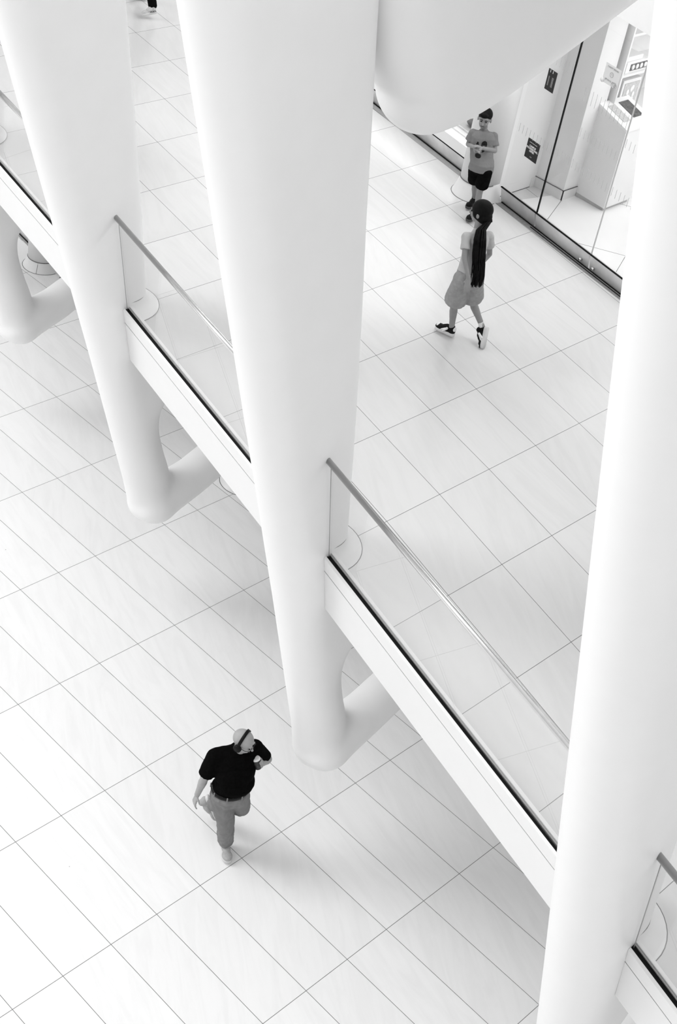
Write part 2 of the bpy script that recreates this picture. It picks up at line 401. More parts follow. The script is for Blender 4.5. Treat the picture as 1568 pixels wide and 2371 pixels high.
# ------------------------------------------------------------------ upper shops
P0 = V((13.737, 9.327, 0)); SD = V((.2266, .974, 0)); SN = V((-.974, .2266, 0))
SM = Matrix(((SD.x, -SN.x, 0, P0.x), (SD.y, -SN.y, 0, P0.y), (0, 0, 1, UP), (0, 0, 0, 1)))   # local x = along the shopfront, y = into the shop
def sbox(bm, s0, s1, d0, d1, z0, z1): box(bm, s0, s1, d0, d1, z0, z1, SM)
def sobj(name, boxes, m, parent=None, smooth=False):
    bm = bmesh.new()
    for b in boxes: sbox(bm, *b)
    bmesh.ops.recalc_face_normals(bm, faces=bm.faces)
    return obj(name, bm, m, parent, smooth)
def sprism(bm, prof, s0, s1):
    R0 = [bm.verts.new(SM @ V((s0, d, z))) for d, z in prof]; R1 = [bm.verts.new(SM @ V((s1, d, z))) for d, z in prof]; n = len(prof)
    for i in range(n): j = (i + 1) % n; bm.faces.new((R0[i], R0[j], R1[j], R1[i]))
    bm.faces.new(R0[::-1]); bm.faces.new(R1); bmesh.ops.recalc_face_normals(bm, faces=bm.faces)
kick = [(.045, .012), (.0, .195), (.05, .195), (.07, .012)]
TOPZ = 2.69
def bay(name, s0, s1, extra=None):
    root = bpy.data.objects.new(name, None); link(root); tag(root, kind='structure')
    g = .006
    bm = bmesh.new(); sprism(bm, kick, s0 + g, s1 - g); obj('kick_plate', bm, M['brushed'], root, False)
    sobj('glazing_bead', [(s0, s1, -.003, .016, .195, .207)], M['black'], root)
    sobj('pane', [(s0 + g, s1 - g, .018, .030, .21, TOPZ)], M['shopglass'], root)
    return root
w1 = bay('window_1', -.65, .03)
sobj('edge_gasket', [(-.6535, -.6475, .010, .036, .2, TOPZ)], M['black'], w1)
d1 = bay('door_1', -1.66, -.655)
d2 = bay('door_2', -2.66, -1.67)
sobj('edge_gasket', [(-1.667, -1.663, .012, .032, .2, TOPZ)], M['frost'], d1)
w3 = bay('window_3', -7.5, -2.67)
w2 = bay('window_2', .60, 4.0)
w4 = bay('window_4', 4.0, 12.0)
# floor strips and thresholds
sobj('trim_40', [(-7.5, .0, -.045, .05, 0, .004)], M['grate']).__setitem__('kind', 'structure')
sobj('trim_41', [(.55, 12.0, -.06, .045, 0, .004)], mat('grey_floor_grate', .30, .5, noise_amt=.1, noise_scale=25)).__setitem__('kind', 'structure')
sobj('trim_42', [(-7.5, -.63, -.004, .004, .004, .012), (-7.5, .0, .035, .05, .004, .014), (.55, 12, .028, .045, .004, .014)], M['black']).__setitem__('kind', 'structure')
# door locks
for s in (-1.53, -1.755):
    root = d1 if s > -1.66 else d2
    bm = bmesh.new()
    c = SM @ V((s, .030, .065)); tube(bm, [c, c + SN * .035], .017, 20); lk = obj('lock', bm, M['steel'], root)
    bm = bmesh.new(); tube(bm, [c + SN * .034, c + SN * .037], .007, 12); obj('keyhole', bm, M['black'], lk)
# display plinth of window_2
sobj('display_sill', [(.60, 4.0, .0, .06, .209, .345)], M['plaster'], w2)
sobj('light_strip', [(.60, 4.0, .004, .06, .347, .43)], M['lit'], w2)
sobj('display_base', [(.60, 4.0, .0, .9, .432, .455)], M['plaster'], w2)
root = thing('display_box', 'low glass-topped display box in the shop window beside the boy', 'display box', tuple(SM @ V((1.2, .3, .455))))
rel(sobj('frame', [(.86, 1.66, .08, .10, .455, .475), (.86, 1.66, .55, .57, .455, .475), (.86, .88, .08, .57, .455, .475), (1.64, 1.66, .08, .57, .455, .475)], M['brushed']), root)
rel(sobj('tray', [(.88, 1.64, .10, .55, .455, .462)], M['greycloth']), root)
bm = bmesh.new(); c = SM @ V((1.05, .26, .51)); ellipsoid(bm, c, (.13, .07, .045), (SD, -SN, V((0, 0, 1)))); ellipsoid(bm, c + V((0, 0, .015)), (.08, .045, .05), (SD, -SN, V((0, 0, 1))))
tag(obj('leather_pouch', bm, M['bag']), 'dark rounded leather pouch lying in the shop window display box', 'pouch')
bm = bmesh.new(); q = [SM @ V((.80, .2, .455)), SM @ V((.80, .2, 1.0)), SM @ V((.80, .45, 1.0)), SM @ V((.80, .45, .455))]
for a, b in zip(q, q[1:]): tube(bm, [a, b], .012, 10)
tag(obj('display_stand', bm, M['steel']), 'thin chrome display stand in the window just behind the boy', 'stand')

# header wall above the shopfront
bm = bmesh.new(); sbox(bm, -7.5, 12, .0, .25, TOPZ, 6.3); 
hd = obj('wall_header', bm, mat('glossy_white_header', .92, .12), smooth=False); tag(hd, kind='structure')
# ceilings
bm = bmesh.new(); sbox(bm, -7.5, 12, .26, 6.5, TOPZ + .08, TOPZ + .16); tag(obj('ceiling', bm, M['plaster'], smooth=False), kind='structure')
bm = bmesh.new(); sbox(bm, -9.5, 12, -5.3, .25, 5.75, 5.9); tag(obj('ceiling', bm, M['plaster'], smooth=False), kind='structure')
# shop interior walls
bm = bmesh.new(); box(bm, 13.80, 14.552, 9.437, 9.66, UP, 6.96); tag(obj('wall_partition', bm, M['plaster'], smooth=False), kind='structure')
bm = bmesh.new(); box(bm, 14.552, 14.96, 9.0, 9.66, UP, 6.96); tag(obj('wall_pilaster', bm, M['plaster'], smooth=False), kind='structure')
bm = bmesh.new(); box(bm, 14.96, 19.5, 9.35, 9.66, UP, 6.96); tag(obj('wall_shop_side', bm, M['plaster'], smooth=False), kind='structure')
bm = bmesh.new(); box(bm, 19.3, 19.5, 0, 24, UP, 6.96); tag(obj('wall_shop_back', bm, M['plaster'], smooth=False), kind='structure')
for n_, b in enumerate(((14.540, 14.552, 8.988, 9.437, UP, UP + .125), (14.540, 14.96, 8.988, 9.0, UP, UP + .125), (14.46, 14.54, 9.428, 9.437, UP, UP + .125))):
    bm = bmesh.new(); box(bm, *b); tag(obj('baseboard_%s' % ('front', 'side', 'end')[n_], bm, M['collar'], smooth=False), kind='structure')
bm = bmesh.new(); box(bm, 14.535, 14.554, 8.984, 9.437, UP + .125, UP + .129); box(bm, 14.535, 14.96, 8.984, 9.002, UP + .125, UP + .129); box(bm, 13.76, 14.54, 9.430, 9.439, UP, UP + .006)
tag(obj('trim_43', bm, M['joint'], smooth=False), kind='structure')
# polished shop floor just above the corridor slab
bm = bmesh.new(); uvl = bm.loops.layers.uv.new('tiles')
for xa, xb, ya, yb in ((0, 1, 0, 1),):
    q = [SM @ V((-7.5, .07, .002)), SM @ V((-.0, .07, .002)), SM @ V((.0, 6, .002)), SM @ V((-7.5, 6, .002))]
    f = bm.faces.new([bm.verts.new(p) for p in q])
    for lp in f.loops:
        p = lp.vert.co; lp[uvl].uv = ((p.x - 14.10) / 1.0 * .62 + (p.y - 7.68) * .36 + 50, (p.y - 7.66) / 1.13 - (p.x - 14.072) * .37 + 50)
bmesh.ops.recalc_face_normals(bm, faces=bm.faces)
tag(obj('floor', bm, M['floor_shop'], smooth=False), kind='structure')

# pier at the shopfront and the two lower ones
def pier(name, label, cx, cy, z0, z1, rn, rf, hz, xe):
    root = thing(name, label, 'pier', (cx, cy, z0), 'white piers along the shopfronts')
    def path(r, z): 
        p = [V((xe, cy - r, z))]
        for k in range(25): a = -PI / 2 - PI * k / 24; p.append(V((cx + r * math.cos(a), cy + r * math.sin(a), z)))
        p.append(V((xe, cy + r, z))); return p
    bm = bmesh.new(); loft(bm, [path(rn, z0 + hz), path(rn * .97, z1)]); rel(obj('shaft', bm, M['plaster']), root)
    prof = [(rn, hz), (rn + .012, hz * .75), (rn + .035, hz * .45), (rn + (rf - rn) * .8, hz * .15), (rf, .002)]
    bm = bmesh.new(); loft(bm, [path(r, z0 + z) for r, z in prof], cap=False, closed=False); c = rel(obj('floor_collar', bm, M['collar']), root)
    bm = bmesh.new(); tube(bm, path(rn + .002, z0 + hz)[1:-1], .005, 6); tube(bm, path(rf + .003, z0 + .001)[1:-1], .004, 6)
    tube(bm, [V((cx + r * math.cos(-2.55), cy + r * math.sin(-2.55), z0 + z + .001)) for r, z in prof], .003, 6)
    j = obj('joint_line', bm, M['joint']); j.parent = c
    return root
pier('shopfront_pier', 'white rounded pier with flared marble foot directly behind the boy', 13.66, 9.64, UP, 6.87, .225, .295, .2, 13.79)
pier('shopfront_pier', 'white round pier seen through the far left opening under the balcony', 12.62, 16.66, 0, 3.69, .24, .315, .16, 12.67)
pier('shopfront_pier', 'white lower-floor pier, mostly hidden behind the balcony edge near the middle column', 11.55, 10.72, 0, 3.69, .24, .33, .16, 11.60)
# lower shopfront wall
def low(s, off): return P0 + SD * s + SN * off
LD = V((.153, .988, 0)); LN = V((-.988, .153, 0))
LM = Matrix(((LD.x, -LN.x, 0, 12.63 - 6.6 * LD.x), (LD.y, -LN.y, 0, 16.37 - 6.6 * LD.y), (0, 0, 1, 0), (0, 0, 0, 1)))
for nm, b, m in (('wall_lower_shopfront', (-8, 12, .07, .3, .0, 3.72), mat('lower_shopfront_panel', .5, .4)), ('baseboard_lower_shopfront', (-8, 12, .05, .07, .0, .2), M['brushed']),
                 ('trim_50', (-8, 6.45, .0, .05, 0, .01), M['grate']), ('trim_51', (7.0, 12, .0, .05, 0, .01), M['gasket']), ('trim_52', (-8, 12, .035, .05, .01, .02), M['black'])):
    bm = bmesh.new(); box(bm, *b, M4=LM); tag(obj(nm, bm, m, smooth=False), kind='structure')

# ------------------------------------------------------------------ signs and writing
def text_mesh(name, body, size, M4, m, parent=None, bold=.0, align='CENTER', spacing=1.0):
    cu = bpy.data.curves.new('t', 'FONT'); cu.body = body; cu.size = size; cu.align_x = align; cu.align_y = 'CENTER'; cu.extrude = .0006; cu.offset = bold; cu.space_line = spacing
    o = bpy.data.objects.new('t', cu); col.objects.link(o); dg = bpy.context.evaluated_depsgraph_get(); dg.update()
    me = bpy.data.meshes.new_from_object(o.evaluated_get(dg)); bpy.data.objects.remove(o)
    me.transform(M4); me.materials.clear(); me.materials.append(m); o = bpy.data.objects.new(name, me); link(o)
    if parent: rel(o, parent)
    return o
def face(s, z, d=.012):
    """text frame on the shop glass: x to the reader's right (towards -s), y up"""
    o = SM @ V((s, d, z)); xr = -SD; return Matrix(((xr.x, 0, SN.x, o.x), (xr.y, 0, SN.y, o.y), (0, 1, 0, o.z), (0, 0, 0, 1)))
root = thing('window_sign', 'square black sign on the glass reading CAMPUS PROFESSIONAL OFFER', 'sign', tuple(SM @ V((-.32, .012, .71))))
rel(sobj('sign_board', [(-.431, -.212, .013, .018, .710, .940)], M['ink']), root)
rel(text_mesh('lettering', 'CAMPUS\nPROFESSIONAL\nOFFER', .0305, face(-.32, .835, .011), M['inktext'], bold=.0012, spacing=.95), root)
rel(text_mesh('small_lettering', 'WORLD TRADE CENTER', .0125, face(-.32, .905, .011), M['inktext']), root)
bm = bmesh.new()
for k in range(3): sbox(bm, -.34 + k * .012, -.334 + k * .012, .0115, .0125, .74, .750)
rel(obj('emblem', bm, M['greytext'], smooth=False), root)
root = thing('window_sign', 'tall black opening-hours sign on the glass, the higher of the two black signs', 'sign', tuple(SM @ V((-.335, .012, 1.553))))
rel(sobj('sign_board', [(-.410, -.259, .013, .018, 1.553, 1.789)], M['ink']), root)
rel(sobj('printed_column', [(-.305, -.285, .0115, .0125, 1.60, 1.71)], M['greytext']), root)
rel(sobj('printed_column', [(-.375, -.345, .0115, .0125, 1.60, 1.71)], M['greytext']), root)
for x_ in (-.305, -.375): rel(sobj('row_gaps', [(x_ - .002 if x_ == -.305 else -.377, -.283 if x_ == -.305 else -.343, .0105, .0116, 1.601 + .0122 * k, 1.607 + .0122 * k) for k in range(9)], M['ink']), root)
for x_ in (-.30, -.345): rel(sobj('printed_bar', [(x_, x_ + .008, .0115, .0125, 1.755, 1.785)], M['inktext']), root)
root = thing('paper_notice', 'pale paper notice with a clock face taped inside the glass door, reading CANDY BREAK', 'notice', tuple(SM @ V((-1.2, .04, 1.985))))
rel(sobj('sheet', [(-1.325, -1.077, .036, .038, 1.985, 2.195)], mat('translucent_pale_paper', .84, .6)), root)
rel(text_mesh('heading', 'CANDY BREAK!', .026, face(-1.2, 2.165, .034), M['greytext']), root)
rel(text_mesh('lower_heading', 'BE BACK AT', .026, face(-1.19, 2.03, .034), M['greytext']), root)
bm = bmesh.new(); c = SM @ V((-1.2, .034, 2.10)); tube(bm, [c + SD * .026 * math.cos(a * PI / 12) + V((0, 0, .026 * math.sin(a * PI / 12))) for a in range(25)], .0018, 6)
tube(bm, [c, c + V((0, 0, .016))], .0015, 6); tube(bm, [c, c - SD * .012], .0015, 6); rel(obj('clock_drawing', bm, M['greytext']), root)
bm = bmesh.new()
for k, r_ in ((0, .03), (1, .024), (2, .02)):
    c = SM @ V((-1.26 - .018 * k, .033, 2.01 + .01 * (k % 2))); tube(bm, [c + SD * r_ * math.cos(a * PI / 12) + V((0, 0, r_ * math.sin(a * PI / 12))) for a in range(25)], .0016, 6)
rel(obj('stamp_drawing', bm, M['greytext']), root)
bm = bmesh.new(); c = SM @ V((-1.085, .03, 2.005)); tube(bm, [c, c + SN * .002], .028, 20)
tag(obj('round_sticker', bm, M['paper']), 'small round white sticker on the glass at the corner of the paper notice', 'sticker')
# frosted tick marks on the panes
def ticks(parent, s0, s1, z0, z1, step=.066):
    b = []; s = s0
    while s > s1: b.append((s - .0045, s, .0125, .0145, z0, z1)); s -= step
    sobj('frosted_ticks', b, M['frost'], parent)
ticks(w1, -.02, -.62, .93, 1.03); ticks(w1, -.02, -.62, 1.86, 1.98)
ticks(d1, -.74, -1.64, .94, 1.045); ticks(d1, -1.0, -1.64, 1.31, 1.415); ticks(d1, -.9, -1.64, 1.68, 1.84)
ticks(d2, -1.70, -2.6, .94, 1.045); ticks(d2, -1.70, -2.6, 1.5, 1.6)

# ------------------------------------------------------------------ shop furniture
root = thing('display_counter', 'white slope-topped display counter standing inside the shop behind the glass doors', 'counter', (14.85, 8.53, UP))
bm = bmesh.new()
ft = [(14.83, 9.0), (14.785, 8.525), (15.36, 8.535), (15.40, 9.0)]; zt = [1.17, 1.045, 1.045, 1.17]
R0 = [bm.verts.new((x, y, UP + .05)) for x, y in ft]; R1 = [bm.verts.new((x, y, UP + z)) for (x, y), z in zip(ft, zt)]
for i in range(4): j = (i + 1) % 4; bm.faces.new((R0[i], R0[j], R1[j], R1[i]))
bm.faces.new(R1); bm.faces.new(R0[::-1]); bmesh.ops.recalc_face_normals(bm, faces=bm.faces)
rel(obj('body', bm, M['plaster'], smooth=False), root)
bm = bmesh.new(); box(bm, 14.82, 15.34, 8.56, 8.98, UP + .004, UP + .05); rel(obj('toe_kick', bm, M['greycloth'], smooth=False), root)
def on_top(u, v, h=.0):   # u along x 0..1, v along y 0..1
    x = 14.785 + .045 * v + u * .575; y = 8.53 + v * .47; return V((x, y, UP + 1.045 + .125 * v + h))
bm = bmesh.new(); R = [bm.verts.new(on_top(u, v, h)) for h in (0, .03) for u, v in ((-.02, -.03), (1.02, -.03), (1.02, 1.02), (-.02, 1.02))]
for f in ((0, 3, 2, 1), (4, 5, 6, 7), (0, 1, 5, 4), (1, 2, 6, 5), (2, 3, 7, 6), (3, 0, 4, 7)): bm.faces.new([R[i] for i in f])
rel(obj('top', bm, M['paper'], smooth=False), root)
def card(name, label, u0, u1, v0, v1, m, cat):
    bm = bmesh.new(); R = [bm.verts.new(on_top(u, v, h)) for h in (.0305, .036) for u, v in ((u0, v0), (u1, v0), (u1, v1), (u0, v1))]
    for f in ((0, 3, 2, 1), (4, 5, 6, 7), (0, 1, 5, 4), (1, 2, 6, 5), (2, 3, 7, 6), (3, 0, 4, 7)): bm.faces.new([R[i] for i in f])
    return tag(obj(name, bm, m, smooth=False), label, cat)
card('printed_card', 'dark printed card on top of the display counter', .52, .86, .28, .86, M['photo'], 'card')
card('display_tray', 'light grey tray inset beside the dark card on the display counter', .12, .36, .22, .84, M['photo_grey'], 'tray')
# wall shelves
root = thing('wall_shelf', 'white wall shelf unit at the top right, filled with boxed goods', 'shelf', (15.1, 9.3, UP + .9))
for nm, b in (('side_panel', (15.02, 15.05, 8.93, 9.35, UP + .9, UP + 2.6)), ('side_panel', (16.6, 16.63, 8.93, 9.35, UP + .9, UP + 2.6)), ('shelf_board', (15.05, 16.6, 8.93, 9.35, UP + .98, UP + 1.01)), ('shelf_board', (15.05, 16.6, 8.93, 9.35, UP + 1.50, UP + 1.53)), ('shelf_board', (15.05, 16.6, 8.93, 9.35, UP + 2.0, UP + 2.03))):
    bm = bmesh.new(); box(bm, *b); rel(obj(nm, bm, M['plaster'], smooth=False), root)
root = thing('gift_box', 'white gift box with a dark window of wrapped sweets, upper shelf in the shop', 'box', (15.25, 9.0, UP + 1.53))
bm = bmesh.new(); box(bm, 15.12, 15.60, 8.96, 9.2, UP + 1.531, UP + 1.66); bevel(bm, .006); rel(obj('carton', bm, M['paper'], smooth=False), root)
bm = bmesh.new(); box(bm, 15.20, 15.56, 8.952, 8.959, UP + 1.555, UP + 1.635); rel(obj('window_cutout', bm, M['photo'], smooth=False), root)
for k in range(4):
    bm = bmesh.new(); ellipsoid(bm, V((15.25 + k * .085, 8.952, UP + 1.595)), (.028, .012, .032), seg=12); rel(obj('sweet', bm, M['paper']), root)
bm = bmesh.new(); box(bm, 15.14, 15.45, 8.98, 9.18, UP + 1.662, UP + 1.72); bevel(bm, .006)
tag(obj('flat_box', bm, M['paper'], smooth=False), 'plain flat white box lying on top of the gift box', 'box')
root = thing('picture_box', 'large white box printed with a pale drawing, lower shelf in the shop', 'box', (15.3, 9.0, UP + 1.01))
bm = bmesh.new(); box(bm, 15.24, 15.62, 9.01, 9.14, UP + 1.011, UP + 1.40); bevel(bm, .006); rel(obj('carton', bm, M['paper'], smooth=False), root)
bm = bmesh.new(); box(bm, 15.28, 15.59, 9.003, 9.009, UP + 1.05, UP + 1.36); rel(obj('printed_panel', bm, M['photo_grey'], smooth=False), root)
bm = bmesh.new()
for k in range(7): c = V((15.42 + .08 * math.cos(k), 9.001, UP + 1.2 + .09 * math.sin(k * 1.7))); ellipsoid(bm, c, (.03, .003, .035), seg=10)
rel(obj('drawing', bm, M['paper']), root)
root = thing('glass_bottle', 'small bottle standing beside the picture box on the lower shop shelf', 'bottle', (15.14, 9.03, UP + 1.01))
bm = bmesh.new(); tube(bm, [(15.14, 9.03, UP + 1.011), (15.14, 9.03, UP + 1.10), (15.14, 9.03, UP + 1.13), (15.14, 9.03, UP + 1.19)], [.03, .03, .013, .011], 16); rel(obj('bottle_body', bm, M['photo_grey']), root)
bm = bmesh.new(); tube(bm, [(15.14, 9.03, UP + 1.191), (15.14, 9.03, UP + 1.215)], .013, 14); rel(obj('cap', bm, M['ink']), root)

# ------------------------------------------------------------------ people
def basis(fwd, up=V((0, 0, 1))):
    f = V(fwd).normalized(); r = f.cross(up).normalized(); u = r.cross(f).normalized(); return r, f, u
def head(bm, c, fwd, s=1.0):
    r, f, u = basis(fwd); A = (r, f, u)
    P = lambda x, y, z: c + r * x * s + f * y * s + u * z * s
    ellipsoid(bm, P(0, -.012, .028), (.075 * s, .093 * s, .086 * s), A, 28)
    ellipsoid(bm, P(0, .022, -.035), (.056 * s, .066 * s, .072 * s), A, 24)
    ellipsoid(bm, P(0, .052, -.083), (.024 * s, .022 * s, .02 * s), A, 14)
    capsule(bm, P(0, .082, .012), P(0, .101, -.022), .008 * s, .0125 * s, 12)
    for q in (-1, 1):
        ellipsoid(bm, P(q * .077, -.005, -.008), (.010 * s, .019 * s, .030 * s), A, 14)
        ellipsoid(bm, P(q * .030, .066, -.030), (.022 * s, .020 * s, .022 * s), A, 12)
        ellipsoid(bm, P(q * .028, .078, .030), (.022 * s, .010 * s, .007 * s), A, 12)
    ellipsoid(bm, P(0, .082, -.050), (.020 * s, .008 * s, .009 * s), A, 12)
    return P, A
def hand(bm, wr, kn, side, curl=.25, s=1.0, thumb_dir=None, spread=1.0):
    """palm from wrist to knuckles, five separate fingers; side = palm normal (towards the palm)"""
    wr, kn = V(wr), V(kn); d = (kn - wr).normalized(); n = V(side); n = (n - d * n.dot(d)).normalized(); t = d.cross(n).normalized()
    if thumb_dir is not None and t.dot(V(thumb_dir)) < 0: t = -t
    L = (kn - wr).length
    for q in (-1, -.33, .33, 1): capsule(bm, wr + t * q * .014 * s, kn + t * q * .028 * s, .014 * s, .012 * s, 10)
    for k, (q, ln) in enumerate(((1, .070), (.35, .080), (-.3, .074), (-.95, .058))):
        a = kn + t * q * .0285 * s; dd = (d + t * q * .10 * spread).normalized(); ang = curl * (1 + .12 * k); p = a; ln *= s
        for j, fr in enumerate((.42, .32, .26)):
            an = ang * (j + .6); v = (dd * math.cos(an) + n * math.sin(an)).normalized(); b = p + v * ln * fr
            capsule(bm, p, b, (.0088 - .0008 * j) * s, (.0080 - .0010 * j) * s, 10, 3); p = b
    a = wr + (kn - wr) * .30 + t * .022 * s; b = a + (d * .55 + t * .75 + n * .35).normalized() * .034 * s; c = b + (d * .85 + t * .25 + n * .4).normalized() * .030 * s
    capsule(bm, a, b, .0115 * s, .0095 * s, 10, 3); capsule(bm, b, c, .0095 * s, .0075 * s, 10, 3)
def shoe(parent, heel, toe, up, wid, m_up, m_sole, m_acc=None, name='shoe', sole_h=.028, swoosh=False, label=None):
    heel, toe = V(heel), V(toe); f = (toe - heel); L = f.length; f.normalize(); u = V(up); u = (u - f * u.dot(f)).normalized(); r = f.cross(u)
    A = (r, f, u); P = lambda x, y, z: heel + r * x * wid + f * y * L + u * z
    bm = bmesh.new()
    ellipsoid(bm, P(0, .16, .050), (wid * .40, L * .17, .046), A); ellipsoid(bm, P(0, .42, .052), (wid * .42, L * .28, .042), A); ellipsoid(bm, P(.02, .74, .036), (wid * .50, L * .26, .032), A)
    capsule(bm, P(0, .20, .05), P(0, .18, .088), wid * .38, wid * .36); ellipsoid(bm, P(0, .40, .075), (wid * .30, L * .16, .028), A)
    o = fuse(name, bm, m_up, parent, .006, 5)
    if label: o['label'] = label
    bm = bmesh.new()
    outline = [(-.34, .02), (-.42, .12), (-.40, .3), (-.38, .45), (-.47, .65), (-.46, .82), (-.30, .96), (0, 1.01), (.30, .97), (.50, .84), (.52, .68), (.42, .48), (.40, .3), (.42, .12), (.34, .02), (0, -.03)]
    rings = [[P(x * sc_, y, z) for x, y in outline] for z, sc_ in ((0, .94), (.006, 1.0), (sole_h * .7, 1.04), (sole_h, .98))]
    loft(bm, rings); s_ = obj('sole', bm, m_sole); rel(s_, o) if False else None
    s_.parent = o; s_.matrix_parent_inverse = Matrix.Translation(-V(parent.location))
    s_.matrix_parent_inverse = (o.matrix_parent_inverse if True else s_.matrix_parent_inverse)
    s_.matrix_parent_inverse = Matrix.Identity(4); 
    if m_acc:
        bm = bmesh.new(); tube(bm, [P(x, .40 + y, .084) for x, y in ((-.18, .0), (.18, .03))], .006, 8); tube(bm, [P(x, .48 + y, .082) for x, y in ((-.18, .0), (.18, .03))], .006, 8); tube(bm, [P(x, .56 + y, .074) for x, y in ((-.16, .0), (.16, .03))], .006, 8)
        l_ = obj('laces', bm, m_acc); l_.parent = o
        if swoosh:
            for q in (-1, 1):
                bm = bmesh.new()
                for (y0, z0), (y1, z1), rr in (((.36, .070), (.52, .030), .013), ((.44, .062), (.62, .036), .009)):
                    capsule(bm, P(q * .37, y0, z0), P(q * .43, y1, z1), rr, rr * .8, 10, 3)
                a_ = obj('side_stripe', bm, M['shoe_white']); a_.parent = o; a_['label'] = 'white side stripe'
            bm = bmesh.new(); ellipsoid(bm, P(0, .04, .075), (wid * .30, L * .07, .026), A); a_ = obj('heel_tab', bm, M['shoe_white']); a_.parent = o; a_['label'] = 'white heel tab'
            bm = bmesh.new(); ellipsoid(bm, P(0, .86, .047), (wid * .34, L * .09, .022), A); a_ = obj('toe_panel', bm, M['shoe_white']); a_.parent = o; a_['label'] = 'white toe panel'
    return o
def fixparts(root):
    """sub-parts built in world space follow their part's frame"""
    for o in list(root.children):
        for c in o.children: c.matrix_parent_inverse = Matrix.Identity(4)
def face_parts(root, P, A, s, glasses=False, brow=True):
    for q in (-1, 1):
        bm = bmesh.new(); ellipsoid(bm, P(q * .030, .0795, .006), (.012 * s, .006 * s, .006 * s), A, 12); rel(obj('eye', bm, M['plastic_black']), root)
        if brow:
            bm = bmesh.new(); tube(bm, [P(q * .014, .089, .026), P(q * .030, .088, .031), P(q * .048, .078, .026)], .0035 * s, 8); rel(obj('eyebrow', bm, M['hair']), root)
    bm = bmesh.new(); tube(bm, [P(-.022, .083, -.052), P(0, .091, -.050), P(.022, .083, -.052)], .0028 * s, 8); rel(obj('mouth', bm, M['print']), root)

# ---- man with headphones
J = dict(toeR=(7.215, 6.160, .03), heelR=(7.330, 6.345, .02), ankR=(7.300, 6.300, .11), kneeR=(7.224, 6.279, .50), hipR=(7.115, 6.302, .93), hipL=(7.250, 6.197, .93), kneeL=(7.430, 6.290, .55), ankL=(7.370, 6.640, .30),
         pelvis=(7.175, 6.245, 1.0), belly=(7.213, 6.265, 1.15), chest=(7.228, 6.290, 1.34), neck=(7.238, 6.285, 1.49), head=(7.230, 6.232, 1.655), shR=(7.055, 6.395, 1.42), shL=(7.435, 6.255, 1.42),
         elR=(6.992, 6.423, 1.15), wrR=(6.960, 6.455, .90), haR=(6.932, 6.450, .82), elL=(7.600, 6.215, 1.19), wrL=(7.488, 6.165, 1.25), haL=(7.430, 6.150, 1.30))
J = {k: V(v) for k, v in J.items()}
man = thing('person', 'bald man in a black polo shirt and headphones, walking with a paper cup', 'person', (7.27, 6.3, 0))
f_b = V((-.45, -.89, 0)).normalized(); r_b = (J['shL'] - J['shR']).normalized(); A_b = (r_b, V((-r_b.y, r_b.x, 0)).normalized(), V((0, 0, 1)))
hf = V((.30, -.86, -.28))
bm = bmesh.new()
P, A = head(bm, J['head'], hf, 1.12)
chain(bm, [J['neck'] - V((0, 0, .05)), J['neck'] + (J['head'] - J['neck']) * .55], [.062, .056])
ellipsoid(bm, J['chest'], (.17, .11, .15), A_b); ellipsoid(bm, J['belly'], (.17, .14, .15), A_b); ellipsoid(bm, J['pelvis'], (.16, .13, .12), A_b)
capsule(bm, J['shR'], J['shL'], .06, .06)
chain(bm, [J['shR'], J['elR'], J['wrR']], [.056, .043, .028]); chain(bm, [J['shL'], J['elL'], J['wrL']], [.056, .047, .030])
capsule(bm, J['elR'] * .75 + J['wrR'] * .25, J['elR'] * .5 + J['wrR'] * .5, .044, .038); capsule(bm, J['elL'] * .8 + J['wrL'] * .2, J['elL'] * .5 + J['wrL'] * .5, .047, .040)
chain(bm, [J['hipR'], J['kneeR'], J['ankR']], [.085, .06, .04]); chain(bm, [J['hipL'], J['kneeL'], J['ankL']], [.085, .06, .04])
hand(bm, J['wrR'], J['haR'], (.8, -.3, 0), .35, 1.0, (0, -1, 0))
CT, CB = V((7.368, 6.165, 1.405)), V((7.385, 6.125, 1.285)); ca = (CT - CB).normalized()
# cup hand: palm beside the cup, fingers wrapped round it
cm = CB + ca * .055; side = (J['wrL'] - cm); side = (side - ca * side.dot(ca)).normalized(); tt = ca.cross(side).normalized()
if tt.dot(V((-.67, -.53, .5))) < 0: tt = -tt      # the side of the cup that faces outwards
for k in range(5): capsule(bm, J['wrL'], cm + side * .048 + ca * (-.030 + .018 * k), .021, .014, 10, 3)
for k in range(4):
    h = -.030 + .021 * k; pts = [cm + ca * h + (side * math.cos(a) + tt * math.sin(a)) * (.049) for a in (.15, .8, 1.4, 2.0 + .05 * k)]
    chain(bm, pts, [.0098, .0094, .0086, .0074], 10)
pts = [cm + ca * .028 + (side * math.cos(a) - tt * math.sin(a)) * .049 for a in (.2, .9, 1.5)]; chain(bm, pts, [.012, .0105, .0085], 10)
fuse('body', bm, M['skin_pale'], man, .0052, 5)
face_parts(man, P, A, 1.12, brow=False)
bm = bmesh.new()
ellipsoid(bm, J['chest'] + V((0, 0, .0)), (.215, .145, .17), A_b); ellipsoid(bm, (J['chest'] + J['belly']) / 2 - V((.01, .02, 0)), (.205, .175, .16), A_b)
ellipsoid(bm, J['belly'] + A_b[1] * (-.045 if A_b[1].dot(f_b) < 0 else .045) + V((0, 0, -.01)), (.196, .175, .135), A_b)
ellipsoid(bm, J['pelvis'] + V((0, 0, .09)), (.182, .155, .09), A_b)
capsule(bm, J['shR'] + V((.02, 0, .0)), J['shL'] - V((.02, 0, 0)), .080, .080); capsule(bm, J['neck'] - V((0, 0, .06)), J['neck'] + V((0, 0, .002)), .115, .078)
capsule(bm, J['neck'] - V((0, 0, .045)), J['shR'] + V((.01, 0, .0)), .085, .082); capsule(bm, J['neck'] - V((0, 0, .045)), J['shL'], .085, .082)
